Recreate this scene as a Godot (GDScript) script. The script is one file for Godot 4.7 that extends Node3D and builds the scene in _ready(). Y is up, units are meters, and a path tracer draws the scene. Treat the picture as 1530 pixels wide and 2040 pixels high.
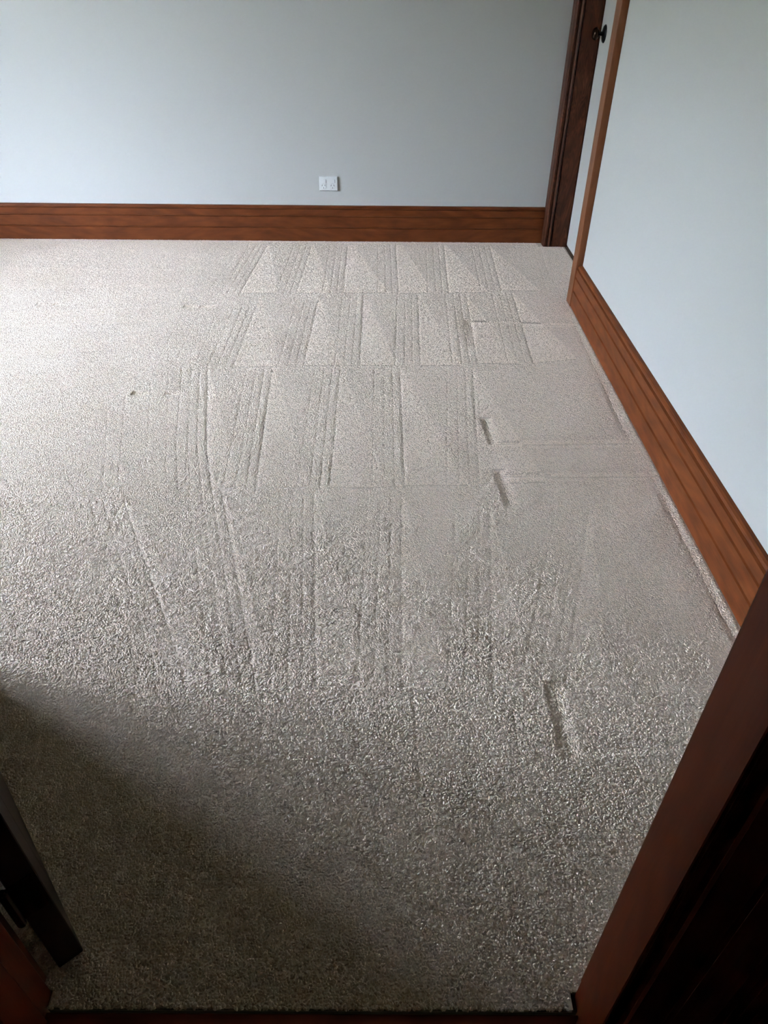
extends Node3D
# An empty carpeted bedroom seen through its doorway: y up, metres, the camera stands in the dark hall at x = 0, z = 0 and looks along -z.

const ROOM_LEFT := -3.54
const ROOM_RIGHT := 0.901
const ROOM_BACK := -4.201
const FRONT := -0.4257        # room face of the wall with the doorway
const HALL := -0.3374         # hall face of that wall
const CEIL := 2.70
const JAMB_R := 0.310
const JAMB_L := -0.514
const CARPET_EDGE := -0.4015
const PILE_TOP := 0.0
const BACKING := -0.011
const GROUND := -0.0024      # packed lower half of the pile

const WIN_Z0 := -2.90
const WIN_Z1 := -1.35
const WIN_Y0 := 0.76
const WIN_Y1 := 2.08

var M := {}
var rng := RandomNumberGenerator.new()


func _ready() -> void:
	rng.seed = 20240611
	setup_camera_and_light()
	make_materials()
	build_shell()
	build_floor()
	build_skirtings()
	build_wardrobe_doorway()
	build_entry_doorway()
	build_open_door()
	build_window()
	build_outlet()


# ------------------------------------------------------------------ camera, sky
func setup_camera_and_light() -> void:
	var cam := Camera3D.new()
	cam.name = "camera"
	cam.position = Vector3(0, 1.28, 0)
	cam.rotation = Vector3(-0.6595, -0.0038, 0.0094)
	cam.fov = 71.25
	cam.near = 0.02
	cam.far = 200.0
	cam.current = true
	add_child(cam)
	var sky_mat := ProceduralSkyMaterial.new()
	sky_mat.sky_top_color = Color(0.84, 0.90, 1.0)
	sky_mat.sky_horizon_color = Color(0.54, 0.57, 0.615)      # an overcast sky: a third as bright at the horizon as overhead
	sky_mat.sky_curve = 0.6
	sky_mat.ground_bottom_color = Color(0.24, 0.25, 0.18)
	sky_mat.ground_horizon_color = Color(0.30, 0.31, 0.24)
	sky_mat.sky_energy_multiplier = 1.0
	sky_mat.ground_energy_multiplier = 1.0
	var sky := Sky.new()
	sky.sky_material = sky_mat
	var env := Environment.new()
	env.background_mode = Environment.BG_SKY
	env.sky = sky
	env.background_energy_multiplier = 280.0
	env.tonemap_mode = Environment.TONE_MAPPER_LINEAR
	env.tonemap_exposure = 1.0
	env.sdfgi_enabled = true
	env.ssao_enabled = true
	env.ssil_enabled = true
	var we := WorldEnvironment.new()
	we.name = "world_environment"
	we.environment = env
	add_child(we)


# ------------------------------------------------------------------ materials
func tex(im: Image) -> ImageTexture:
	return ImageTexture.create_from_image(im)


func wood_image(sd: int, dark: Color, mid: Color, light: Color, w := 256, h := 1024, figure := 0.06) -> Image:
	# grain runs along v; one repeat is 0.25 m across and 1.6 m along
	var a := FastNoiseLite.new()
	a.seed = sd
	a.noise_type = FastNoiseLite.TYPE_SIMPLEX_SMOOTH
	a.frequency = 1.0
	a.fractal_octaves = 3
	var b := FastNoiseLite.new()
	b.seed = sd + 7
	b.noise_type = FastNoiseLite.TYPE_SIMPLEX_SMOOTH
	b.frequency = 1.0
	b.fractal_octaves = 2
	var im := Image.create(w, h, false, Image.FORMAT_RGB8)
	for j in h:
		var t := TAU * j / h
		var cy := cos(t)
		var sy := sin(t)
		for i in w:
			var s := TAU * i / w
			var cx := cos(s)
			var sx := sin(s)
			# seamless both ways: a torus in the noise's space
			var warp := a.get_noise_3d(cx * 0.8 + 3.0, sx * 0.8 + cy * 0.9, sy * 0.9)
			var rings := 0.5 + 0.5 * sin((warp * 5.0 + b.get_noise_3d(cx * 1.2, sx * 1.2 + cy * 0.5, sy * 0.5) * 2.0) * TAU)
			var streak := a.get_noise_3d(cx * 9.0, sx * 9.0 + cy * 0.7, sy * 0.7 + 5.0)
			var fine := b.get_noise_3d(cx * 26.0, sx * 26.0 + cy * 1.6, sy * 1.6)
			var patch := b.get_noise_3d(cx * 0.9, sx * 0.9 + cy * 2.0, sy * 2.0 + 9.0)
			var v := clampf(0.5 + figure * (rings - 0.5) + 0.13 * streak + 0.07 * fine + 0.36 * patch, 0.0, 1.0)
			var c := dark.lerp(mid, v * 2.0) if v < 0.5 else mid.lerp(light, v * 2.0 - 1.0)
			im.set_pixel(i, j, c)
	return im


func make_materials() -> void:
	var wall := StandardMaterial3D.new()
	wall.resource_name = "painted_plaster"
	wall.albedo_color = Color(0.765, 0.765, 0.75)
	wall.roughness = 0.75
	wall.metallic_specular = 0.35
	var n := NoiseTexture2D.new()
	n.width = 512
	n.height = 512
	n.seamless = true
	var fn := FastNoiseLite.new()
	fn.seed = 4
	fn.frequency = 0.045
	fn.fractal_octaves = 4
	n.noise = fn
	n.as_normal_map = true
	n.bump_strength = 2.0
	wall.normal_enabled = true
	wall.normal_texture = n
	wall.normal_scale = 0.05
	wall.uv1_triplanar = true
	wall.uv1_world_triplanar = true
	wall.uv1_scale = Vector3(3, 3, 3)
	M.wall = wall
	var ceil_m: StandardMaterial3D = wall.duplicate()
	ceil_m.resource_name = "ceiling_paint"
	ceil_m.albedo_color = Color(0.62, 0.56, 0.49)
	M.ceiling = ceil_m
	var leaf: StandardMaterial3D = wall.duplicate()
	leaf.resource_name = "door_paint"
	leaf.albedo_color = Color(0.78, 0.78, 0.765)
	leaf.roughness = 0.45
	M.leaf = leaf
	var hallw: StandardMaterial3D = wall.duplicate()
	hallw.resource_name = "hall_paint"
	hallw.albedo_color = Color(0.86, 0.82, 0.75)
	M.hall = hallw

	var w1 := tex(wood_image(11, Color(0.27, 0.13, 0.06), Color(0.375, 0.195, 0.095), Color(0.47, 0.255, 0.13)))
	var w2 := tex(wood_image(23, Color(0.30, 0.15, 0.075), Color(0.43, 0.232, 0.118), Color(0.54, 0.305, 0.158)))
	var w3 := tex(wood_image(37, Color(0.34, 0.145, 0.07), Color(0.42, 0.185, 0.09), Color(0.48, 0.23, 0.12)))
	var w4 := tex(wood_image(51, Color(0.18, 0.09, 0.055), Color(0.285, 0.155, 0.10), Color(0.40, 0.24, 0.16), 256, 1024, 0.45))
	M.wood_dark = wood("dark_architrave_wood", w4, 0.40)
	M.wood_back = wood("skirting_wood", w1, 0.42)
	M.wood_side = wood("stained_skirting_wood", w2, 0.42)
	M.wood_trim = wood("architrave_wood", w1, 0.38)
	var w5 := tex(wood_image(63, Color(0.40, 0.24, 0.15), Color(0.49, 0.31, 0.205), Color(0.56, 0.37, 0.255), 128, 512))
	M.wood_pale = wood("worn_architrave_wood", w5, 0.40)
	M.wood_jamb = wood("jamb_wood", w3, 0.45)
	var w6 := tex(wood_image(77, Color(0.10, 0.06, 0.035), Color(0.165, 0.105, 0.062), Color(0.23, 0.15, 0.09), 128, 512))
	M.wood_door = wood("door_wood", w6, 0.42)

	var pile := StandardMaterial3D.new()
	pile.resource_name = "carpet_yarn"
	pile.albedo_color = Color(1, 1, 1)
	pile.vertex_color_use_as_albedo = true
	pile.roughness = 1.0
	pile.metallic_specular = 0.15
	pile.rim_enabled = true
	pile.rim = 0.6
	pile.rim_tint = 0.3
	M.pile = pile
	var back := StandardMaterial3D.new()
	back.resource_name = "carpet_backing"
	back.albedo_color = Color(0.60, 0.55, 0.48)
	back.roughness = 1.0
	M.backing = back
	var packed: StandardMaterial3D = back.duplicate()
	packed.resource_name = "packed_yarn"
	packed.albedo_color = Color(0.825, 0.765, 0.705)
	M.packed = packed
	var slab := StandardMaterial3D.new()
	slab.resource_name = "subfloor"
	slab.albedo_color = Color(0.35, 0.28, 0.22)
	slab.roughness = 0.9
	M.slab = slab

	var white := StandardMaterial3D.new()
	white.resource_name = "white_plastic"
	white.albedo_color = Color(0.90, 0.905, 0.90)
	white.roughness = 0.35
	M.plastic = white
	var slot := StandardMaterial3D.new()
	slot.resource_name = "socket_slot"
	slot.albedo_color = Color(0.16, 0.16, 0.17)
	slot.roughness = 0.6
	M.slot = slot
	var iron := StandardMaterial3D.new()
	iron.resource_name = "black_iron"
	iron.albedo_color = Color(0.07, 0.065, 0.06)
	iron.metallic = 0.7
	iron.roughness = 0.35
	M.iron = iron
	var bronze := StandardMaterial3D.new()
	bronze.resource_name = "dark_bronze"
	bronze.albedo_color = Color(0.20, 0.14, 0.10)
	bronze.metallic = 0.8
	bronze.roughness = 0.22
	M.bronze = bronze
	var glass := StandardMaterial3D.new()
	glass.resource_name = "window_glass"
	glass.albedo_color = Color(1, 1, 1, 0.04)
	glass.transparency = BaseMaterial3D.TRANSPARENCY_ALPHA
	glass.roughness = 0.02
	M.glass = glass
	var lawn := StandardMaterial3D.new()
	lawn.resource_name = "lawn"
	lawn.albedo_color = Color(0.33, 0.345, 0.23)
	lawn.roughness = 1.0
	M.lawn = lawn
	var hedge: StandardMaterial3D = lawn.duplicate()
	hedge.resource_name = "hedge_leaves"
	hedge.albedo_color = Color(0.285, 0.30, 0.20)
	M.hedge = hedge


func wood(called: String, t: Texture2D, rough: float) -> StandardMaterial3D:
	var m := StandardMaterial3D.new()
	m.resource_name = called
	m.albedo_texture = t
	m.roughness = rough
	m.metallic_specular = 0.3
	m.uv1_scale = Vector3(1.0 / 0.25, 1.0 / 1.6, 1)
	return m


# ------------------------------------------------------------------ mesh helpers
func begin() -> SurfaceTool:
	var st := SurfaceTool.new()
	st.begin(Mesh.PRIMITIVE_TRIANGLES)
	return st


func tri(st: SurfaceTool, a: Vector3, b: Vector3, c: Vector3, ua := Vector2.ZERO, ub := Vector2.ZERO, uc := Vector2.ZERO) -> void:
	# a, b, c counter-clockwise seen from outside; Godot's front faces run clockwise
	var nrm := (b - a).cross(c - a).normalized()
	st.set_normal(nrm); st.set_uv(ua); st.add_vertex(a)
	st.set_normal(nrm); st.set_uv(uc); st.add_vertex(c)
	st.set_normal(nrm); st.set_uv(ub); st.add_vertex(b)


func quad(st: SurfaceTool, a: Vector3, b: Vector3, c: Vector3, d: Vector3, ua := Vector2.ZERO, ub := Vector2.ZERO, uc := Vector2.ZERO, ud := Vector2.ZERO) -> void:
	tri(st, a, b, c, ua, ub, uc)
	tri(st, a, c, d, ua, uc, ud)


func add_box(st: SurfaceTool, lo: Vector3, hi: Vector3, along := 1, off := Vector2.ZERO) -> void:
	# UVs in metres: v runs along the given axis (the grain), u across
	var c := []
	for i in 8:
		c.append(Vector3(hi.x if i & 1 else lo.x, hi.y if i & 2 else lo.y, hi.z if i & 4 else lo.z))
	for f in [[1, 3, 7, 5, 0], [0, 4, 6, 2, 0], [2, 6, 7, 3, 1], [0, 1, 5, 4, 1], [4, 5, 7, 6, 2], [0, 2, 3, 1, 2]]:
		var uv := []
		for k in 4:
			var p: Vector3 = c[f[k]]
			var ax: int = f[4]
			var others := [0, 1, 2].filter(func(q): return q != ax)
			var vv: int = along if ax != along else others[1]
			var uu: int = others[0] if others[0] != vv else others[1]
			uv.append(Vector2(p[uu], p[vv]) + off + Vector2(0.031 * ax, 0))
		quad(st, c[f[0]], c[f[1]], c[f[2]], c[f[3]], uv[0], uv[1], uv[2], uv[3])


func add_bevel_box(st: SurfaceTool, lo: Vector3, hi: Vector3, r: float, along := 1, off := Vector2.ZERO) -> void:
	# a box whose edges along its grain are chamfered
	var a: int = along
	var o := [0, 1, 2].filter(func(q): return q != a)
	var poly := PackedVector2Array()
	var x0: float = lo[o[0]]
	var x1: float = hi[o[0]]
	var y0: float = lo[o[1]]
	var y1: float = hi[o[1]]
	for p in [[x0 + r, y0], [x1 - r, y0], [x1, y0 + r], [x1, y1 - r], [x1 - r, y1], [x0 + r, y1], [x0, y1 - r], [x0, y0 + r]]:
		poly.append(Vector2(p[0], p[1]))
	var ux := Vector3.ZERO
	var uy := Vector3.ZERO
	var d := Vector3.ZERO
	ux[o[0]] = 1.0
	uy[o[1]] = 1.0
	d[a] = hi[a] - lo[a]
	var at := Vector3.ZERO
	at[a] = lo[a]
	add_prism(st, poly, at, ux, uy, d, off)


func add_prism(st: SurfaceTool, poly: PackedVector2Array, at: Vector3, ux: Vector3, uy: Vector3, along: Vector3, off := Vector2.ZERO) -> void:
	# a closed outline in the plane (ux, uy) pushed along a vector; UVs in metres
	var pts := poly
	var area := 0.0
	for i in pts.size():
		var p := pts[i]
		var q := pts[(i + 1) % pts.size()]
		area += p.x * q.y - q.x * p.y
	var flip := (ux.cross(uy).dot(along) < 0.0) != (area < 0.0)
	var length := along.length()
	var run := 0.0
	for i in pts.size():
		var p := pts[i]
		var q := pts[(i + 1) % pts.size()]
		var a := at + ux * p.x + uy * p.y
		var b := at + ux * q.x + uy * q.y
		var step := p.distance_to(q)
		var u0 := Vector2(run, 0) + off
		var u1 := Vector2(run + step, 0) + off
		var up := Vector2(0, length)
		if flip:
			quad(st, b, a, a + along, b + along, u1, u0, u0 + up, u1 + up)
		else:
			quad(st, a, b, b + along, a + along, u0, u1, u1 + up, u0 + up)
		run += step
	var idx := Geometry2D.triangulate_polygon(pts)
	for k in range(0, idx.size(), 3):
		var v := []
		for j in 3:
			v.append(at + ux * pts[idx[k + j]].x + uy * pts[idx[k + j]].y)
		var uvs := [pts[idx[k]] + off, pts[idx[k + 1]] + off, pts[idx[k + 2]] + off]
		var want := -along
		if (v[1] - v[0]).cross(v[2] - v[0]).dot(want) < 0.0:
			var t = v[1]; v[1] = v[2]; v[2] = t
			var t2 = uvs[1]; uvs[1] = uvs[2]; uvs[2] = t2
		tri(st, v[0], v[1], v[2], uvs[0], uvs[1], uvs[2])
		tri(st, v[0] + along, v[2] + along, v[1] + along, uvs[0], uvs[2], uvs[1])


func add_lathe(st: SurfaceTool, prof: Array, at: Vector3, axis: Vector3, seg := 24) -> void:
	# prof: [radius, distance along the axis], smooth round the axis
	var w := axis.normalized()
	var u := w.cross(Vector3.UP if absf(w.y) < 0.9 else Vector3.RIGHT).normalized()
	var v := w.cross(u)
	for i in prof.size() - 1:
		for s in seg:
			var a0 := TAU * s / seg
			var a1 := TAU * (s + 1) / seg
			var d0 := u * cos(a0) + v * sin(a0)
			var d1 := u * cos(a1) + v * sin(a1)
			var p0: Vector3 = at + w * prof[i][1] + d0 * prof[i][0]
			var p1: Vector3 = at + w * prof[i][1] + d1 * prof[i][0]
			var q0: Vector3 = at + w * prof[i + 1][1] + d0 * prof[i + 1][0]
			var q1: Vector3 = at + w * prof[i + 1][1] + d1 * prof[i + 1][0]
			if prof[i][0] > 1e-6:
				tri(st, p0, p1, q1)
			if prof[i + 1][0] > 1e-6:
				tri(st, p0, q1, q0)


func make(called: String, st: SurfaceTool, m: Material, parent: Node = self, smooth := false) -> MeshInstance3D:
	var o := MeshInstance3D.new()
	o.name = called
	if smooth:
		st.index()
		st.generate_normals()
	o.mesh = st.commit()
	o.material_override = m
	o.cast_shadow = GeometryInstance3D.SHADOW_CASTING_SETTING_ON
	parent.add_child(o, true)
	return o


func group_node(called: String, at := Vector3.ZERO) -> Node3D:
	var o := Node3D.new()
	o.name = called
	o.position = at
	add_child(o, true)
	return o


func setting(o: Node, label: String, category: String) -> void:
	o.set_meta("kind", "structure")
	o.set_meta("label", label)
	o.set_meta("category", category)


func boxes(called: String, list: Array, m: Material, parent: Node = self, along := 1, off := Vector2.ZERO) -> MeshInstance3D:
	var st := begin()
	for b in list:
		add_box(st, b[0], b[1], along, off)
	return make(called, st, m, parent)


# ------------------------------------------------------------------ room and hall
func build_shell() -> void:
	var t := 0.25
	var bot := -0.15
	setting(boxes("wall_back", [[Vector3(ROOM_LEFT - t, bot, ROOM_BACK - t), Vector3(1.30, CEIL, ROOM_BACK)]], M.wall), "pale grey-white painted wall across the far end of the room", "wall")
	# right wall, with the recess of the white door at its far end
	setting(boxes("wall_right", [
		[Vector3(ROOM_RIGHT, bot, -3.300), Vector3(1.30, CEIL, HALL)],
		[Vector3(0.925, bot, ROOM_BACK), Vector3(1.30, CEIL, -4.125)],
		[Vector3(0.925, 2.060, -4.125), Vector3(1.30, CEIL, -3.300)],
		[Vector3(1.095, bot, -4.125), Vector3(1.30, 2.060, -3.300)],
	], M.wall), "pale painted wall along the right side above the brown skirting", "wall")
	# left wall with the window opening
	var z0 := WIN_Z0
	var z1 := WIN_Z1
	var y0 := WIN_Y0
	var y1 := WIN_Y1
	setting(boxes("wall_left", [
		[Vector3(ROOM_LEFT - t, bot, ROOM_BACK), Vector3(ROOM_LEFT, CEIL, z0)],
		[Vector3(ROOM_LEFT - t, bot, z1), Vector3(ROOM_LEFT, CEIL, HALL)],
		[Vector3(ROOM_LEFT - t, bot, z0), Vector3(ROOM_LEFT, y0, z1)],
		[Vector3(ROOM_LEFT - t, y1, z0), Vector3(ROOM_LEFT, CEIL, z1)],
	], M.wall), "painted wall with the window on the left side of the room", "wall")
	setting(boxes("wall_front", [
		[Vector3(ROOM_LEFT, bot, FRONT), Vector3(JAMB_L - 0.022, CEIL, HALL)],
		[Vector3(JAMB_R + 0.022, bot, FRONT), Vector3(ROOM_RIGHT, CEIL, HALL)],
		[Vector3(JAMB_L - 0.022, 2.062, FRONT), Vector3(JAMB_R + 0.022, CEIL, HALL)],
	], M.wall), "wall round the doorway the room is seen through", "wall")
	setting(boxes("wall_closet", [[Vector3(ROOM_LEFT, bot, -0.98), Vector3(-1.15, CEIL, FRONT)]], M.wall), "side of a built-in closet behind the open door", "wall")
	setting(boxes("ceiling", [[Vector3(ROOM_LEFT - t, CEIL, ROOM_BACK - t), Vector3(1.30, CEIL + 0.15, HALL)]], M.ceiling), "dull cream ceiling above the room", "ceiling")
	# the dark hall round the camera
	var hx := 1.30
	var hz := 1.30
	setting(boxes("wall_hall_left", [[Vector3(-hx - 0.1, bot, HALL), Vector3(-hx, 2.55, hz)]], M.hall), "cream wall on the left of the hall", "wall")
	setting(boxes("wall_hall_right", [[Vector3(hx, bot, HALL), Vector3(hx + 0.1, 2.55, hz)]], M.hall), "cream wall on the right of the hall", "wall")
	setting(boxes("wall_hall_back", [[Vector3(-hx - 0.1, bot, hz), Vector3(hx + 0.1, 2.55, hz + 0.1)]], M.hall), "cream wall of the hall behind the doorway", "wall")
	setting(boxes("ceiling_hall", [[Vector3(-hx - 0.1, 2.55, HALL), Vector3(hx + 0.1, 2.65, hz + 0.1)]], M.hall), "cream ceiling of the hall", "ceiling")
	var hf := group_node("floor_hall")
	setting(hf, "dark varnished timber floor of the hall at the carpet edge", "floor")
	boxes("subfloor", [[Vector3(-hx, bot, CARPET_EDGE + 0.002), Vector3(hx, -0.036, hz)]], M.slab, hf)
	var z := CARPET_EDGE + 0.003
	var k := 0
	while z < hz:
		var w := minf(0.088, hz - z)
		var st := begin()
		add_bevel_box(st, Vector3(JAMB_L + 0.001 if k == 0 else -hx, -0.036, z), Vector3(JAMB_R - 0.001 if k == 0 else hx, -0.013, z + w - 0.0015), 0.0015, 0, Vector2(0.07 * k, 0.37 * k))
		make("plank", st, M.wood_jamb, hf)
		z += w
		k += 1


# ------------------------------------------------------------------ carpet
const CELL := 0.003
const MX0 := -2.92
const MZ0 := -4.22
const MW := 1334
const MH := 1300
var lean_x := PackedFloat32Array()
var lean_z := PackedFloat32Array()
var sink := PackedFloat32Array()

# Strokes of the carpet cleaner, [x, z] in metres: each a wedge of pile pushed away (apex, its left edge, the end of its right edge)
const STROKES := [
	[[[-0.647, -4.112], [[-0.655, -4.085], [-0.692, -3.369]], [-0.511, -3.373]], [[-0.394, -4.101], [[-0.405, -4.092], [-0.421, -3.375]], [-0.247, -3.379]], [[-0.174, -4.107], [[-0.202, -4.097], [-0.196, -3.380]], [0.027, -3.384]], [[0.104, -4.114], [[0.067, -4.122], [0.073, -3.385]], [0.241, -3.389]], [[0.354, -4.120], [[0.339, -4.111], [0.317, -3.391]], [0.509, -3.408]], [[0.607, -4.074], [[0.598, -4.118], [0.578, -3.430]], [0.767, -3.427]]],
	[[[-0.592, -3.358], [[-0.590, -3.201], [-0.594, -2.579]], [-0.407, -2.591]], [[-0.311, -3.345], [[-0.309, -3.269], [-0.317, -2.601]], [-0.161, -2.604]], [[-0.089, -3.369], [[-0.096, -3.362], [-0.093, -2.605]], [0.054, -2.607]], [[0.173, -3.375], [[0.167, -3.361], [0.148, -2.609]], [0.315, -2.612]], [[0.396, -3.379], [[0.399, -3.379], [0.379, -2.635]], [0.553, -2.625]], [[0.628, -3.391], [[0.626, -3.391], [0.604, -2.639]], [0.789, -2.674]]],
	[[[-0.680, -2.551], [[-0.689, -2.560], [-0.583, -2.002], [-0.519, -1.757]], [-0.434, -1.771]], [[-0.428, -2.564], [[-0.436, -2.564], [-0.387, -1.772]], [-0.224, -1.774]], [[-0.161, -2.577], [[-0.169, -2.568], [-0.161, -1.774]], [0.017, -1.777]], [[0.074, -2.581], [[0.066, -2.590], [0.069, -1.788]], [0.269, -1.790]], [[0.352, -2.604], [[0.354, -2.577], [0.301, -1.801]], [0.512, -1.809]]],
	[[[-0.775, -1.723], [[-0.768, -1.698], [-0.430, -1.025]], [-0.364, -1.068]], [[-0.488, -1.773], [[-0.489, -1.760], [-0.275, -1.009]], [-0.237, -1.013]], [[-0.206, -1.753], [[-0.209, -1.753], [-0.145, -1.016]], [-0.031, -1.014]], [[0.058, -1.777], [[0.058, -1.764], [0.046, -1.018]], [0.158, -1.016]], [[0.323, -1.689], [[0.318, -1.676], [0.248, -1.019]], [0.344, -1.020]], [[0.617, -1.680], [[0.614, -1.680], [0.411, -1.020]], [0.508, -1.021]]],
]
# Straight grooves of the cleaner's wheels away from the wedges
const GROOVES := [[[-0.961, -4.095], [-0.990, -3.279]], [[-0.806, -3.944], [-0.853, -3.352]], [[-0.743, -4.074], [-0.783, -3.367]], [[-0.911, -3.201], [-0.902, -2.600]], [[-0.839, -3.190], [-0.827, -2.601]], [[-0.763, -3.259], [-0.743, -2.603]], [[-0.683, -3.199], [-0.692, -2.595]], [[-0.753, -2.537], [-0.602, -1.795]], [[-0.837, -2.536], [-0.666, -1.795]], [[-0.883, -2.451], [-0.728, -1.794]], [[-0.945, -2.332], [-0.813, -1.793]], [[-0.975, -2.221], [-0.845, -1.740]], [[0.881, -4.098], [0.840, -3.490]], [[0.845, -4.09], [0.800, -3.45]], [[-0.256, -0.985], [-0.232, -0.739]], [[0.071, -1.008], [0.077, -0.783]], [[0.287, -0.963], [0.281, -0.784]], [[0.095, -0.644], [0.112, -0.557]]]
# What stood by the right wall: feet, the sides of two plinths, their backs by the skirting
const FEET := [[[0.379, -3.058], [0.382, -2.896]], [[0.364, -2.192], [0.375, -2.034]], [[0.370, -1.868], [0.383, -1.699]], [[0.384, -1.029], [0.389, -0.850]]]
const SIDES := [[[0.385, -3.047], [0.851, -3.023]], [[0.375, -2.034], [0.829, -2.050]], [[0.376, -1.846], [0.861, -1.857]], [[0.392, -0.857], [0.700, -0.877]]]
const BACKS := [[[0.849, -3.001], [0.832, -2.059]], [[0.849, -1.827], [0.845, -1.440], [0.847, -1.135], [0.847, -0.70]]]
const DENTS := [[-1.582, -3.211], [-1.501, -3.213], [-0.892, -3.201], [-0.817, -3.197], [-0.897, -2.360], [-0.777, -2.362]]
# Sideways strokes on the left: z at the left, z at the right, right end, direction of the lean
const STREAKS := [[-3.95, -3.93, -1.06, 1.0], [-3.70, -3.698, -1.07, -1.0], [-3.38, -3.434, -1.05, 1.0], [-3.09, -3.20, -1.01, -1.0], [-2.90, -3.02, -0.965, 1.0], [-2.72, -2.886, -0.99, -1.0], [-2.58, -2.76, -0.94, 1.0], [-2.40, -2.577, -0.93, -1.0], [-2.22, -2.45, -0.97, 1.0], [-2.07, -2.29, -1.02, -1.0], [-1.93, -2.153, -0.92, 1.0]]


func press(pts: Array, half: float, deep: float, push: float) -> void:
	# a groove: the pile sinks by deep along the line and leans away from it by push on both sides
	for s in pts.size() - 1:
		var a := Vector2(pts[s][0], pts[s][1])
		var b := Vector2(pts[s + 1][0], pts[s + 1][1])
		var d := (b - a).normalized()
		var len := a.distance_to(b)
		var reach := half * 2.0
		var i0 := maxi(0, int((minf(a.x, b.x) - reach - MX0) / CELL))
		var i1 := mini(MW - 1, int((maxf(a.x, b.x) + reach - MX0) / CELL) + 1)
		var j0 := maxi(0, int((minf(a.y, b.y) - reach - MZ0) / CELL))
		var j1 := mini(MH - 1, int((maxf(a.y, b.y) + reach - MZ0) / CELL) + 1)
		for j in range(j0, j1 + 1):
			for i in range(i0, i1 + 1):
				var q := Vector2(MX0 + (i + 0.5) * CELL, MZ0 + (j + 0.5) * CELL) - a
				var t := q.dot(d)
				if t < -half or t > len + half:
					continue
				var side := d.x * q.y - d.y * q.x
				var e := absf(side)
				if e > reach:
					continue
				var k := j * MW + i
				var dip := deep * clampf(1.0 - (e / reach) ** 2, 0.0, 1.0)
				sink[k] = maxf(sink[k], dip) if deep > 0.0 or sink[k] > 0.0 else minf(sink[k], dip)
				var w := push * (1.0 - e / reach) * signf(side)
				lean_x[k] += -d.y * w
				lean_z[k] += d.x * w


func fill(poly: PackedVector2Array, lx: float, lz: float) -> void:
	var lo := poly[0]
	var hi := poly[0]
	for p in poly:
		lo = lo.min(p)
		hi = hi.max(p)
	for j in range(maxi(0, int((lo.y - MZ0) / CELL)), mini(MH - 1, int((hi.y - MZ0) / CELL)) + 1):
		for i in range(maxi(0, int((lo.x - MX0) / CELL)), mini(MW - 1, int((hi.x - MX0) / CELL)) + 1):
			if Geometry2D.is_point_in_polygon(Vector2(MX0 + (i + 0.5) * CELL, MZ0 + (j + 0.5) * CELL), poly):
				lean_x[j * MW + i] = lx
				lean_z[j * MW + i] = lz


func offset_line(pts: Array, dx: float) -> Array:
	var out := []
	for p in pts:
		out.append([p[0] + dx, p[1]])
	return out


const LIGHT_LEAN := -0.44
const DARK_LEAN := 0.29
const CUT_END := 0.77


func build_pile_map() -> void:
	for a in [lean_x, lean_z, sink]:
		a.resize(MW * MH)
	lean_x.resize(MW * MH)
	lean_z.resize(MW * MH)
	sink.resize(MW * MH)
	lean_x.fill(0.0)
	lean_z.fill(0.05)
	sink.fill(0.0)
	# the rows brushed towards the door lie the dark way
	for r in [[-1.02, 0.86, -4.14, -3.385], [-0.96, 0.86, -3.385, -2.608], [-0.90, 0.86, -2.608, -1.780], [-0.80, 0.86, -1.780, -1.016]]:
		fill(PackedVector2Array([Vector2(r[0], r[2]), Vector2(r[1], r[2]), Vector2(r[1], r[3]), Vector2(r[0] + 0.1, r[3])]), 0.04, DARK_LEAN)
	for row in STROKES:
		for s in row:
			var poly := PackedVector2Array([Vector2(s[0][0], s[0][1])])
			for p in s[1]:
				poly.append(Vector2(p[0], p[1]))
			poly.append(Vector2(s[2][0], s[2][1]))
			fill(poly, -0.05, LIGHT_LEAN)
	for k in STREAKS.size() - 1:
		var a = STREAKS[k]
		var b = STREAKS[k + 1]
		fill(PackedVector2Array([Vector2(-2.5, a[0] - 0.15), Vector2(-1.9, a[0]), Vector2(a[2], a[1]), Vector2(b[2], b[1]), Vector2(-1.9, b[0]), Vector2(-2.5, b[0] - 0.15)]), a[3] * 0.33, 0.0)
	for n in STROKES.size():
		var f: float = [1.25, 1.25, 1.1, 0.75][n]
		for s in STROKES[n]:
			press(s[1], 0.0045, 0.0017 * f, 0.26 * f)
			for dx in [-0.030, -0.062, -0.100]:
				press(offset_line(s[1], dx), 0.0035, 0.0013 * f, 0.20 * f)
			press([s[0], s[2]], 0.005, -0.0006, -0.3)
	for g in GROOVES:
		press(g, 0.0035, 0.0011, 0.17)
	for g in FEET:
		press(g, 0.012, 0.0060, 0.7)
	for g in SIDES:
		var f := 0.35 if g[0][1] > -1.0 else 1.0      # the nearest one has almost risen again
		press(g, 0.007, 0.0055 * f, 0.6 * f)
		var lip := []
		for p in g:
			lip.append([p[0], p[1] + 0.020])
		press(lip, 0.007, -0.0016 * f, -0.25 * f)      # pile pushed up beside the plinth's edge
	for g in BACKS:
		press(g, 0.008, 0.0026, 0.38)
	for d in DENTS:
		press([[d[0] - 0.022, d[1]], [d[0] + 0.022, d[1] + 0.004]], 0.012, 0.0055, 0.8)


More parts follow.
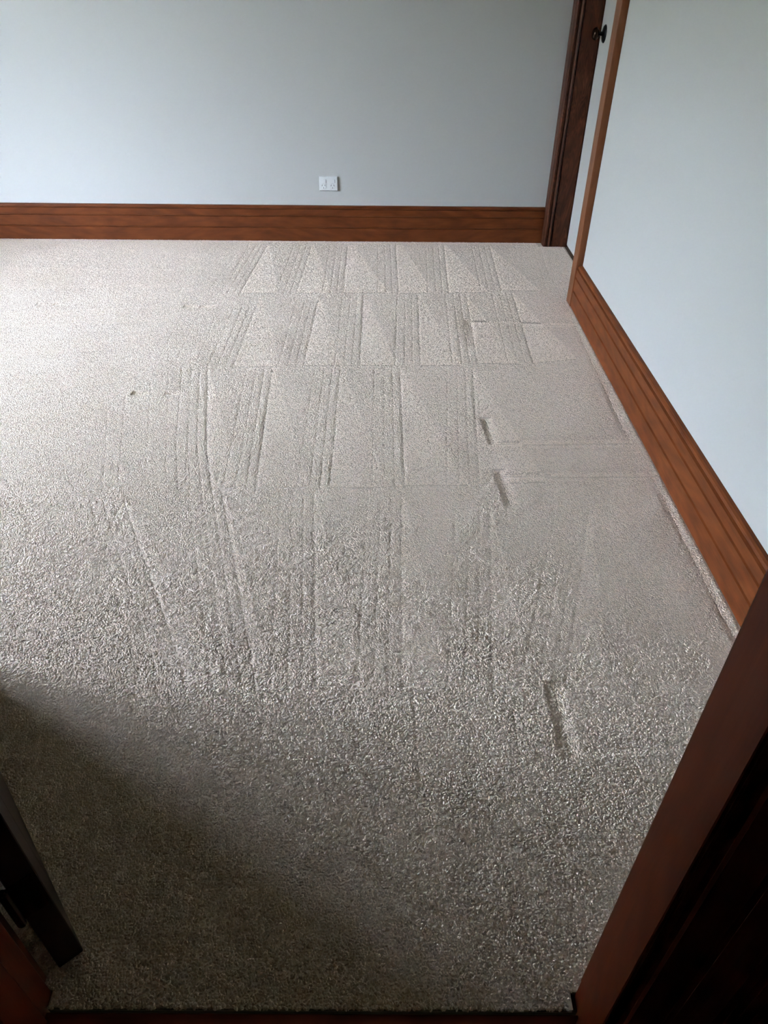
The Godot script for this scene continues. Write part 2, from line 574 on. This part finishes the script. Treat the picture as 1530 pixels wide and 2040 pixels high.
func tuft_mesh(sd: int) -> ArrayMesh:
	# one cut-pile tuft: a curled four-sided yarn whose cut end is a little duller than its smooth sides
	var r := RandomNumberGenerator.new()
	r.seed = sd
	var st := begin()
	var rings := [[0.0040, 0.0026], [0.0082, 0.0029], [0.0106, 0.0021]]
	var bend := Vector2(r.randf_range(-1, 1), r.randf_range(-1, 1)).normalized() * 0.0012
	var turn0 := r.randf() * TAU
	var pts := []
	for k in rings.size():
		var t := float(k) / (rings.size() - 1)
		var c := Vector3(bend.x * t * t, rings[k][0], bend.y * t * t)
		var ring := []
		for s in 4:
			var a := turn0 + TAU * s / 4.0 + t * 0.9
			var rr: float = rings[k][1] * (1.15 if s % 2 else 0.85)
			ring.append(c + Vector3(cos(a) * rr, 0, sin(a) * rr))
		pts.append(ring)
	st.set_color(Color(1, 1, 1))
	for k in pts.size() - 1:
		for s in 4:
			var n := (s + 1) % 4
			quad(st, pts[k][n], pts[k][s], pts[k + 1][s], pts[k + 1][n])
	var last: Array = pts[-1]
	var tip: Vector3 = (last[0] + last[1] + last[2] + last[3]) / 4.0 + Vector3(0, 0.0005, 0)
	st.set_color(Color(CUT_END, CUT_END, CUT_END))
	for s in 4:
		tri(st, last[(s + 1) % 4], last[s], tip)
	return st.commit()


func packed_pile(fl: Node3D) -> void:
	# the packed lower part of the pile as one sheet that follows every dent and groove
	var verts := PackedVector3Array()
	var norms := PackedVector3Array()
	var index := PackedInt32Array()
	for r in [[ROOM_LEFT, ROOM_BACK, -1.70, FRONT, 0.02], [-1.70, ROOM_BACK, ROOM_RIGHT, FRONT, 0.006], [ROOM_RIGHT, -4.110, 1.020, -3.312, 0.01], [JAMB_L + 0.004, FRONT, JAMB_R - 0.009, CARPET_EDGE, 0.006]]:
		var step: float = r[4]
		var nx := maxi(1, int(ceil((r[2] - r[0]) / step)))
		var nz := maxi(1, int(ceil((r[3] - r[1]) / step)))
		var first := verts.size()
		for j in nz + 1:
			for i in nx + 1:
				var x: float = r[0] + (r[2] - r[0]) * i / nx
				var z: float = r[1] + (r[3] - r[1]) * j / nz
				var k := clampi(int((z - MZ0) / CELL), 0, MH - 1) * MW + clampi(int((x - MX0) / CELL), 0, MW - 1)
				verts.append(Vector3(x, GROUND - maxf(sink[k], 0.0), z))
				norms.append(Vector3.UP)
		for j in nz:
			for i in nx:
				var a := first + j * (nx + 1) + i
				index.append_array([a, a + 1, a + nx + 1, a + 1, a + nx + 2, a + nx + 1])
	var arrays := []
	arrays.resize(Mesh.ARRAY_MAX)
	arrays[Mesh.ARRAY_VERTEX] = verts
	arrays[Mesh.ARRAY_NORMAL] = norms
	arrays[Mesh.ARRAY_INDEX] = index
	var m := ArrayMesh.new()
	m.add_surface_from_arrays(Mesh.PRIMITIVE_TRIANGLES, arrays)
	var o := MeshInstance3D.new()
	o.name = "packed_pile"
	o.mesh = m
	o.material_override = M.packed
	fl.add_child(o, true)


func build_floor() -> void:
	build_pile_map()
	var fl := group_node("floor")
	setting(fl, "beige cut-pile carpet with vacuum wedges and furniture dents", "floor")
	boxes("subfloor", [[Vector3(ROOM_LEFT, -0.15, ROOM_BACK), Vector3(1.095, BACKING - 0.004, CARPET_EDGE - 0.002)]], M.slab, fl)
	boxes("carpet_backing", [
		[Vector3(ROOM_LEFT, BACKING - 0.004, ROOM_BACK), Vector3(ROOM_RIGHT, BACKING, FRONT)],
		[Vector3(ROOM_RIGHT, BACKING - 0.004, -4.110), Vector3(1.020, BACKING, -3.312)],
		[Vector3(JAMB_L + 0.004, BACKING - 0.004, FRONT), Vector3(JAMB_R - 0.009, BACKING, CARPET_EDGE)],
	], M.backing, fl)
	packed_pile(fl)
	var tangle := FastNoiseLite.new()
	tangle.seed = 91
	tangle.frequency = 55.0
	tangle.fractal_octaves = 1
	tangle.noise_type = FastNoiseLite.TYPE_SIMPLEX_SMOOTH
	var shade := FastNoiseLite.new()
	shade.seed = 17
	shade.frequency = 2.2
	shade.fractal_octaves = 3
	var buffers := []
	for v in 4:
		buffers.append(PackedFloat32Array())
	var pitch := 0.0044
	var rows := int((CARPET_EDGE - ROOM_BACK) / pitch)
	for j in rows:
		var z0 := CARPET_EDGE - 0.002 - j * pitch
		var x0 := ROOM_LEFT + 0.06
		var x1 := 0.8755
		if z0 > FRONT - 0.004:
			x0 = JAMB_L + 0.006
			x1 = JAMB_R - 0.010
		elif z0 > -4.108 and z0 < -3.314:
			x1 = 1.016
		elif z0 > -0.982:
			x0 = -1.148
		if z0 < -4.172:
			break
		var cols := int((x1 - x0) / pitch)
		for i in cols:
			var x := x0 + (i + (0.5 if j % 2 else 0.0)) * pitch + rng.randf_range(-0.0014, 0.0014)
			var z := z0 + rng.randf_range(-0.0014, 0.0014)
			if x > x1:
				continue
			var k := clampi(int((z - MZ0) / CELL), 0, MH - 1) * MW + clampi(int((x - MX0) / CELL), 0, MW - 1)
			var lx := lean_x[k] + 0.13 * tangle.get_noise_2d(x, z) + rng.randf_range(-0.09, 0.09)
			var lz := lean_z[k] + 0.13 * tangle.get_noise_2d(x + 7.0, z) + rng.randf_range(-0.09, 0.09)
			var h := 1.0 + rng.randf_range(-0.05, 0.05) - sink[k] / 0.0112 + 0.05 * tangle.get_noise_2d(x, z + 9.0)
			var tilt := Vector2(lx, lz).limit_length(0.75)
			var y := Vector3(tilt.x, 1.0, tilt.y).normalized()
			var a := rng.randf() * TAU
			var xa := Vector3(cos(a), 0, sin(a))
			xa = (xa - y * xa.dot(y)).normalized()
			var za := xa.cross(y)
			var w := rng.randf_range(0.92, 1.12)
			if x < -2.45:      # looser pile far to the side
				if (i + j) % 2:
					continue
				w *= 1.4
			var c := 1.0 + 0.05 * shade.get_noise_2d(x, z) + rng.randf_range(-0.05, 0.05)
			var warm := rng.randf_range(-0.02, 0.02)
			xa *= w
			za *= w
			y *= h
			buffers[rng.randi() % 4].append_array([xa.x, y.x, za.x, x, xa.y, y.y, za.y, BACKING, xa.z, y.z, za.z, z, 0.85 * c * (1.0 + warm), 0.715 * c, 0.60 * c * (1.0 - warm), 1.0])
	for v in 4:
		var mm := MultiMesh.new()
		mm.transform_format = MultiMesh.TRANSFORM_3D
		mm.use_colors = true
		mm.mesh = tuft_mesh(500 + v)
		mm.instance_count = buffers[v].size() / 16
		mm.buffer = buffers[v]
		var o := MultiMeshInstance3D.new()
		o.name = "carpet_pile"
		o.multimesh = mm
		o.material_override = M.pile
		o.set_meta("kind", "stuff")
		fl.add_child(o, true)


# ------------------------------------------------------------------ skirting boards
func skirting_outline() -> PackedVector2Array:
	# x out from the wall, y up: three flat bands parted by grooves, a quirk and a rounded top
	var p := PackedVector2Array()
	for q in [[0.0, -0.011], [0.0250, -0.011], [0.0255, 0.0670], [0.0205, 0.0695], [0.0205, 0.0725], [0.0245, 0.0755], [0.0245, 0.1280], [0.0195, 0.1305], [0.0195, 0.1335], [0.0235, 0.1365], [0.0235, 0.1680], [0.0150, 0.1705], [0.0150, 0.1735], [0.0195, 0.1755], [0.0195, 0.1790], [0.0170, 0.1835], [0.0110, 0.1868], [0.0, 0.1870]]:
		p.append(Vector2(q[0], q[1]))
	return p


func build_skirtings() -> void:
	var o := skirting_outline()
	var st := begin()
	add_prism(st, o, Vector3(ROOM_LEFT, 0, ROOM_BACK), Vector3(0, 0, 1), Vector3.UP, Vector3(0.898 - ROOM_LEFT, 0, 0), Vector2(0.03, 0.4))
	setting(make("baseboard_back", st, M.wood_back), "dark brown grooved timber skirting under the far wall", "skirting")
	st = begin()
	add_prism(st, o, Vector3(ROOM_RIGHT, 0, FRONT - 0.0225), Vector3(-1, 0, 0), Vector3.UP, Vector3(0, 0, -3.236 - FRONT + 0.0225), Vector2(0.11, 0.0))
	setting(make("baseboard_right", st, M.wood_side), "orange-brown grooved timber skirting running along the right wall", "skirting")
	st = begin()
	add_prism(st, o, Vector3(ROOM_LEFT, 0, ROOM_BACK + 0.026), Vector3(1, 0, 0), Vector3.UP, Vector3(0, 0, -0.98 - ROOM_BACK - 0.026), Vector2(0.07, 0.9))
	setting(make("baseboard_left", st, M.wood_back), "brown timber skirting under the window wall", "skirting")
	st = begin()
	add_prism(st, o, Vector3(-1.15, 0, FRONT), Vector3(0, 0, -1), Vector3.UP, Vector3(JAMB_L - 0.110 + 1.15, 0, 0), Vector2(0.15, 0.2))
	add_prism(st, o, Vector3(JAMB_R + 0.110, 0, FRONT), Vector3(0, 0, -1), Vector3.UP, Vector3(ROOM_RIGHT - 0.026 - JAMB_R - 0.110, 0, 0), Vector2(0.15, 1.2))
	setting(make("baseboard_front", st, M.wood_back), "brown timber skirting either side of the entrance", "skirting")


# ------------------------------------------------------------------ white door in its frame at the far right
func build_wardrobe_doorway() -> void:
	var top := 2.045
	# far architrave: moulded face towards the room, seen almost along the wall
	var far := PackedVector2Array()
	for q in [[0.9245, -4.199], [0.900, -4.199], [0.899, -4.176], [0.903, -4.173], [0.903, -4.168], [0.898, -4.164], [0.898, -4.130], [0.901, -4.118], [0.907, -4.111], [0.914, -4.111], [0.9165, -4.1215], [0.9200, -4.1215], [0.9230, -4.109], [0.9300, -4.1045], [0.9360, -4.108], [0.9390, -4.1245], [0.9245, -4.1245]]:
		far.append(Vector2(q[0], q[1]))
	var st := begin()
	add_prism(st, far, Vector3(0, -0.011, 0), Vector3.RIGHT, Vector3(0, 0, 1), Vector3(0, top + 0.10, 0), Vector2(0.05, 0.3))
	setting(make("trim_1", st, M.wood_dark), "dark moulded architrave in the far right corner", "architrave")
	# far lining board, facing the viewer
	st = begin()
	add_bevel_box(st, Vector3(0.9400, -0.011, -4.125), Vector3(1.0290, top + 0.015, -4.112), 0.0015, 1, Vector2(0.12, 0.85))
	add_bevel_box(st, Vector3(1.0290, -0.011, -4.125), Vector3(1.0950, top + 0.015, -4.118), 0.0010, 1, Vector2(0.12, 0.85))
	setting(make("trim_2", st, M.wood_dark), "broad dark timber door jamb with figured grain beside the white door", "door jamb")
	# near architrave: a plain squared board
	st = begin()
	add_bevel_box(st, Vector3(0.8715, -0.011, -3.310), Vector3(0.9010, top + 0.10, -3.236), 0.0018, 1, Vector2(0.02, 0.15))
	setting(make("trim_3", st, M.wood_pale), "slim light brown architrave standing between the white door and the right wall", "architrave")
	st = begin()
	add_box(st, Vector3(0.9010, -0.011, -3.312), Vector3(1.0950, top + 0.015, -3.300), 1)
	add_box(st, Vector3(0.9255, top, -4.112), Vector3(1.0950, top + 0.015, -3.312), 2)
	add_box(st, Vector3(0.8715, top, -4.112), Vector3(0.9255, top + 0.10, -3.310), 2)
	setting(make("trim_4", st, M.wood_trim), "brown lining over and on the near side of the white door", "door lining")
	var d := group_node("door_1", Vector3(1.031, 0, -3.312))
	setting(d, "white flush door with a black-rosed dark knob, closed", "door")
	st = begin()
	add_bevel_box(st, Vector3(0, 0.010, -0.796), Vector3(0.038, top - 0.004, -0.003), 0.002, 1)
	make("leaf", st, M.leaf, d)
	var kp := Vector3(0.0, 1.006, -0.722)
	st = begin()
	add_lathe(st, [[0.0, 0.0095], [0.012, 0.0095], [0.026, 0.0080], [0.034, 0.0050], [0.0375, 0.0]], kp, Vector3(-1, 0, 0), 32)
	make("rose", st, M.iron, d, true)
	st = begin()
	add_lathe(st, [[0.0095, 0.008], [0.0085, 0.018], [0.0095, 0.030]], kp, Vector3(-1, 0, 0), 20)
	make("spindle", st, M.iron, d, true)
	st = begin()
	add_lathe(st, [[0.0, 0.058], [0.010, 0.0575], [0.018, 0.055], [0.024, 0.049], [0.0265, 0.042], [0.024, 0.035], [0.017, 0.030], [0.0095, 0.028]], kp, Vector3(-1, 0, 0), 32)
	var knob := make("knob", st, M.bronze, d, true)
	knob.set_meta("label", "dark bronze door knob")
	# timber sill strip under the leaf
	st = begin()
	add_bevel_box(st, Vector3(1.0205, -0.011, -4.112), Vector3(1.0950, -0.002, -3.312), 0.002, 2)
	setting(make("trim_5", st, M.slab), "narrow dark sill under the white door", "door sill")


# ------------------------------------------------------------------ doorway the camera looks through
func build_entry_doorway() -> void:
	var top := 2.040
	var arch := PackedVector2Array()   # hall architrave: x away from the opening, y out of the wall
	for q in [[0.0, 0.0], [0.0, 0.0090], [0.0030, 0.0120], [0.0420, 0.0150], [0.0440, 0.0120], [0.0470, 0.0120], [0.0500, 0.0185], [0.0570, 0.0195], [0.0600, 0.0140], [0.0760, 0.0160], [0.0790, 0.0110], [0.1080, 0.0130], [0.1110, 0.0220], [0.1220, 0.0235], [0.1260, 0.0130], [0.1560, 0.0130], [0.1590, 0.0200], [0.1680, 0.0210], [0.1710, 0.0120], [0.2100, 0.0120], [0.2150, 0.0]]:
		arch.append(Vector2(q[0], q[1]))
	for side in [1, -1]:
		var jx := JAMB_R if side > 0 else JAMB_L
		var where := "right" if side > 0 else "left"
		var st := begin()
		var x0 := minf(jx, jx + side * 0.022)
		add_bevel_box(st, Vector3(x0, -0.036, FRONT), Vector3(x0 + 0.022, top + 0.022, HALL), 0.0016, 1, Vector2(0.09, 0.6))
		setting(make("trim_%d" % (6 if side > 0 else 9), st, M.wood_jamb), "%s timber jamb of the doorway in the foreground" % ("red-brown right" if side > 0 else "near-black left"), "door jamb")
		st = begin()
		var s0 := minf(jx, jx - side * 0.007)
		add_bevel_box(st, Vector3(s0, -0.013, -0.387), Vector3(s0 + 0.007, top, HALL - 0.001), 0.0012, 1, Vector2(0.17, 0.1))
		setting(make("trim_%d" % (7 if side > 0 else 10), st, M.wood_jamb), "flat door stop on the %s jamb of the doorway" % where, "door stop")
		st = begin()
		add_prism(st, arch, Vector3(jx + side * 0.010, -0.013, HALL), Vector3(side, 0, 0), Vector3(0, 0, 1), Vector3(0, top + 0.13, 0), Vector2(0.2, 0.5))
		setting(make("trim_%d" % (8 if side > 0 else 11), st, M.wood_jamb), "dark moulded hall-side architrave on the %s of the doorway" % where, "architrave")
		st = begin()
		var r0 := minf(jx + side * 0.012, jx + side * 0.104)
		add_bevel_box(st, Vector3(r0, -0.011, FRONT - 0.020), Vector3(r0 + 0.092, top + 0.10, FRONT), 0.003, 1, Vector2(0.05, 0.2))
		setting(make("trim_%d" % (12 if side > 0 else 13), st, M.wood_trim), "room-side architrave on the %s of the doorway" % where, "architrave")
	var hd := begin()
	add_box(hd, Vector3(JAMB_L, top, FRONT), Vector3(JAMB_R, top + 0.022, HALL), 0)
	setting(make("trim_14", hd, M.wood_jamb), "head of the doorway above the frame", "door head")


# ------------------------------------------------------------------ brown door standing open on the left
func build_open_door() -> void:
	var d := group_node("door_2", Vector3(-0.4782, 0, -0.4782))
	d.rotation.y = atan2(0.7643, -0.6449)     # +x of the leaf points from the hinges to its free edge
	setting(d, "dark brown panelled door standing wide open on the left", "door")
	# in the leaf's own axes: x from the hinges, y up, z from the face towards the room's middle (0) to the other one
	var w := 0.806
	var th := 0.0394
	var h := 2.030
	var y0 := 0.006
	# the face that was seen from the hall lies at z = 0, the leaf's body on its -z or +z side
	var s := -1.0
	var fz := func(a: float) -> float: return a * s
	var parts := [["stile", 0.0, y0, 0.125, h], ["stile", w - 0.125, y0, w, h], ["rail", 0.125, y0, w - 0.125, 0.315], ["rail", 0.125, 0.80, w - 0.125, 0.98], ["rail", 0.125, h - 0.115, w - 0.125, h], ["stile", 0.355, 0.315, 0.451, 0.80], ["stile", 0.355, 0.98, 0.451, h - 0.115]]
	for p in parts:
		var st := begin()
		var za: float = minf(fz.call(0.0), fz.call(th))
		add_bevel_box(st, Vector3(p[1], p[2], za), Vector3(p[3], p[4], za + th), 0.0015, 1 if p[0] == "stile" else 0, Vector2(0.3 * p[1], 0.2 * p[2]))
		make(p[0], st, M.wood_door, d)
	for p in [[0.125, 0.315, 0.355, 0.80], [0.451, 0.315, w - 0.125, 0.80], [0.125, 0.98, 0.355, h - 0.115], [0.451, 0.98, w - 0.125, h - 0.115]]:
		var st := begin()
		var za: float = minf(fz.call(0.012), fz.call(th - 0.012))
		add_box(st, Vector3(p[0], p[1], za), Vector3(p[2], p[3], za + th - 0.024), 1, Vector2(0.1, 0.3))
		make("panel", st, M.wood_door, d)
	for yy in [0.185, 0.98, 1.72]:
		var st := begin()
		add_lathe(st, [[0.0, -0.006], [0.004, -0.005], [0.005, -0.002], [0.0065, 0.0], [0.0065, 0.090], [0.005, 0.092], [0.004, 0.095], [0.0, 0.096]], Vector3(-0.004, yy, -th - 0.006), Vector3.UP, 16)
		add_box(st, Vector3(-0.0015, yy, -th - 0.002), Vector3(0.0, yy + 0.090, -0.006), 1)
		make("hinge", st, M.bronze, d)
	for face in [-1, 1]:
		var st := begin()
		var zf := -th if face < 0 else 0.0
		add_lathe(st, [[0.0, 0.060], [0.016, 0.058], [0.026, 0.046], [0.022, 0.032], [0.010, 0.024], [0.010, 0.008], [0.030, 0.006], [0.032, 0.0]], Vector3(w - 0.055, 0.96, zf), Vector3(0, 0, face), 24)
		make("knob", st, M.bronze, d)


# ------------------------------------------------------------------ window in the left wall, out of view
func build_window() -> void:
	var z0 := WIN_Z0
	var z1 := WIN_Z1
	var y0 := WIN_Y0
	var y1 := WIN_Y1
	var x := ROOM_LEFT - 0.13
	var wn := group_node("window_1", Vector3(x, y0, z0))
	setting(wn, "timber-framed window in the left wall", "window")
	var W := z1 - z0
	var H := y1 - y0
	var st := begin()
	for b in [[0, 0, W, 0.05], [0, H - 0.05, W, H], [0, 0.05, 0.05, H - 0.05], [W - 0.05, 0.05, W, H - 0.05], [W / 2 - 0.025, 0.05, W / 2 + 0.025, H - 0.05]]:
		add_box(st, Vector3(-0.03, b[1], b[0]), Vector3(0.03, b[3], b[2]), 1)
	make("frame", st, M.wood_trim, wn)
	for k in 2:
		st = begin()
		var a := 0.05 + k * (W / 2 - 0.025)
		add_box(st, Vector3(-0.003, 0.05, a), Vector3(0.003, H - 0.05, a + W / 2 - 0.075))
		make("pane", st, M.glass, wn)
	st = begin()
	add_box(st, Vector3(0.03, -0.03, -0.04), Vector3(0.165, 0.0, W + 0.04), 2)
	make("window_sill", st, M.wood_trim, wn)
	var hd := begin()
	var hn := FastNoiseLite.new()
	hn.seed = 6
	hn.frequency = 1.6
	hn.fractal_octaves = 3
	var nu := 90
	var nv := 30
	var grid := []
	for i in nu + 1:
		var col := []
		for j in nv + 1:
			var zz := -14.0 + 24.0 * i / nu
			var t := 2.0 * PI * (j / float(nv)) * 0.5
			var q := Vector3(-9.05 + 0.75 * cos(t) * (1.0 if absf(cos(t)) > 0.3 else 1.2), -0.45 + 3.10 * pow(sin(t), 0.35), zz)
			col.append(q + Vector3(1, 1, 1) * 0.22 * hn.get_noise_3dv(q))
		grid.append(col)
	for i in nu:
		for j in nv:
			quad(hd, grid[i][j], grid[i][j + 1], grid[i + 1][j + 1], grid[i + 1][j])
	setting(make("hedge", hd, M.hedge), "dense green hedge outside the window", "hedge")
	setting(boxes("verandah_roof", [[Vector3(ROOM_LEFT - 1.39, 2.35, -8.0), Vector3(ROOM_LEFT - 0.25, 2.45, 3.0)]], M.ceiling), "verandah roof over the window outside", "verandah roof")
	setting(boxes("ground", [[Vector3(-30, -0.6, -25), Vector3(ROOM_LEFT - 0.25, -0.45, 20)]], M.lawn), "lawn outside the window", "lawn")


# ------------------------------------------------------------------ double power point
func build_outlet() -> void:
	var x0 := -0.3565
	var x1 := -0.2541
	var y0 := 0.2645
	var y1 := 0.3375
	var o := group_node("power_outlet", Vector3((x0 + x1) / 2, (y0 + y1) / 2, ROOM_BACK))
	o.set_meta("label", "white double power outlet with two switches on the far wall")
	o.set_meta("category", "power outlet")
	var w := (x1 - x0) / 2
	var h := (y1 - y0) / 2
	var t := 0.0105
	var prof := PackedVector2Array()
	var st := begin()
	# plate with softened front edges
	var r := 0.003
	var a := [Vector3(-w, -h, 0), Vector3(w, -h, 0), Vector3(w, h, 0), Vector3(-w, h, 0)]
	var b := [Vector3(-w, -h, t - r), Vector3(w, -h, t - r), Vector3(w, h, t - r), Vector3(-w, h, t - r)]
	var c := [Vector3(-w + r, -h + r, t), Vector3(w - r, -h + r, t), Vector3(w - r, h - r, t), Vector3(-w + r, h - r, t)]
	for i in 4:
		var n := (i + 1) % 4
		quad(st, a[i], a[n], b[n], b[i])
		quad(st, b[i], b[n], c[n], c[i])
	quad(st, c[0], c[1], c[2], c[3])
	quad(st, a[3], a[2], a[1], a[0])
	make("cover_plate", st, M.plastic, o)
	for sx in [-0.0245, 0.0245]:
		# rocker switch, tipped
		st = begin()
		var rk := PackedVector2Array([Vector2(-0.0085, 0), Vector2(0.0085, 0), Vector2(0.0085, 0.0022), Vector2(0.0, 0.0030), Vector2(-0.0085, 0.0052)])
		add_prism(st, rk, Vector3(sx, 0.0135, t), Vector3(0, 1, 0), Vector3(0, 0, 1), Vector3(0.0105, 0, 0))
		make("rocker_switch", st, M.plastic, o)
		st = begin()
		add_box(st, Vector3(sx + 0.0105, 0.0050, t), Vector3(sx + 0.0122, 0.0220, t + 0.0006))
		make("switch_gap", st, M.slot, o)
		# raised face with three slots: two slanted, one upright
		st = begin()
		add_lathe(st, [[0.0, 0.0010], [0.0135, 0.0010], [0.0145, 0.0]], Vector3(sx - 0.002, -0.013, t), Vector3(0, 0, 1), 24)
		var face := make("socket_face", st, M.plastic, o)
		for q in [[-0.0075, 0.0045, 0.5], [0.0075, 0.0045, -0.5], [0.0, -0.0075, 0.0]]:
			st = begin()
			var dirn := Vector2(sin(q[2]), cos(q[2]))
			var nrm := Vector2(dirn.y, -dirn.x)
			var poly := PackedVector2Array()
			var base := Vector2(q[0], q[1])
			for e in [[-1, -1], [1, -1], [1, 1], [-1, 1]]:
				poly.append(base + nrm * 0.0011 * e[0] + dirn * 0.0042 * e[1])
			add_prism(st, poly, Vector3(sx - 0.002, -0.013, t + 0.0008), Vector3.RIGHT, Vector3.UP, Vector3(0, 0, 0.0004))
			make("slot", st, M.slot, face)
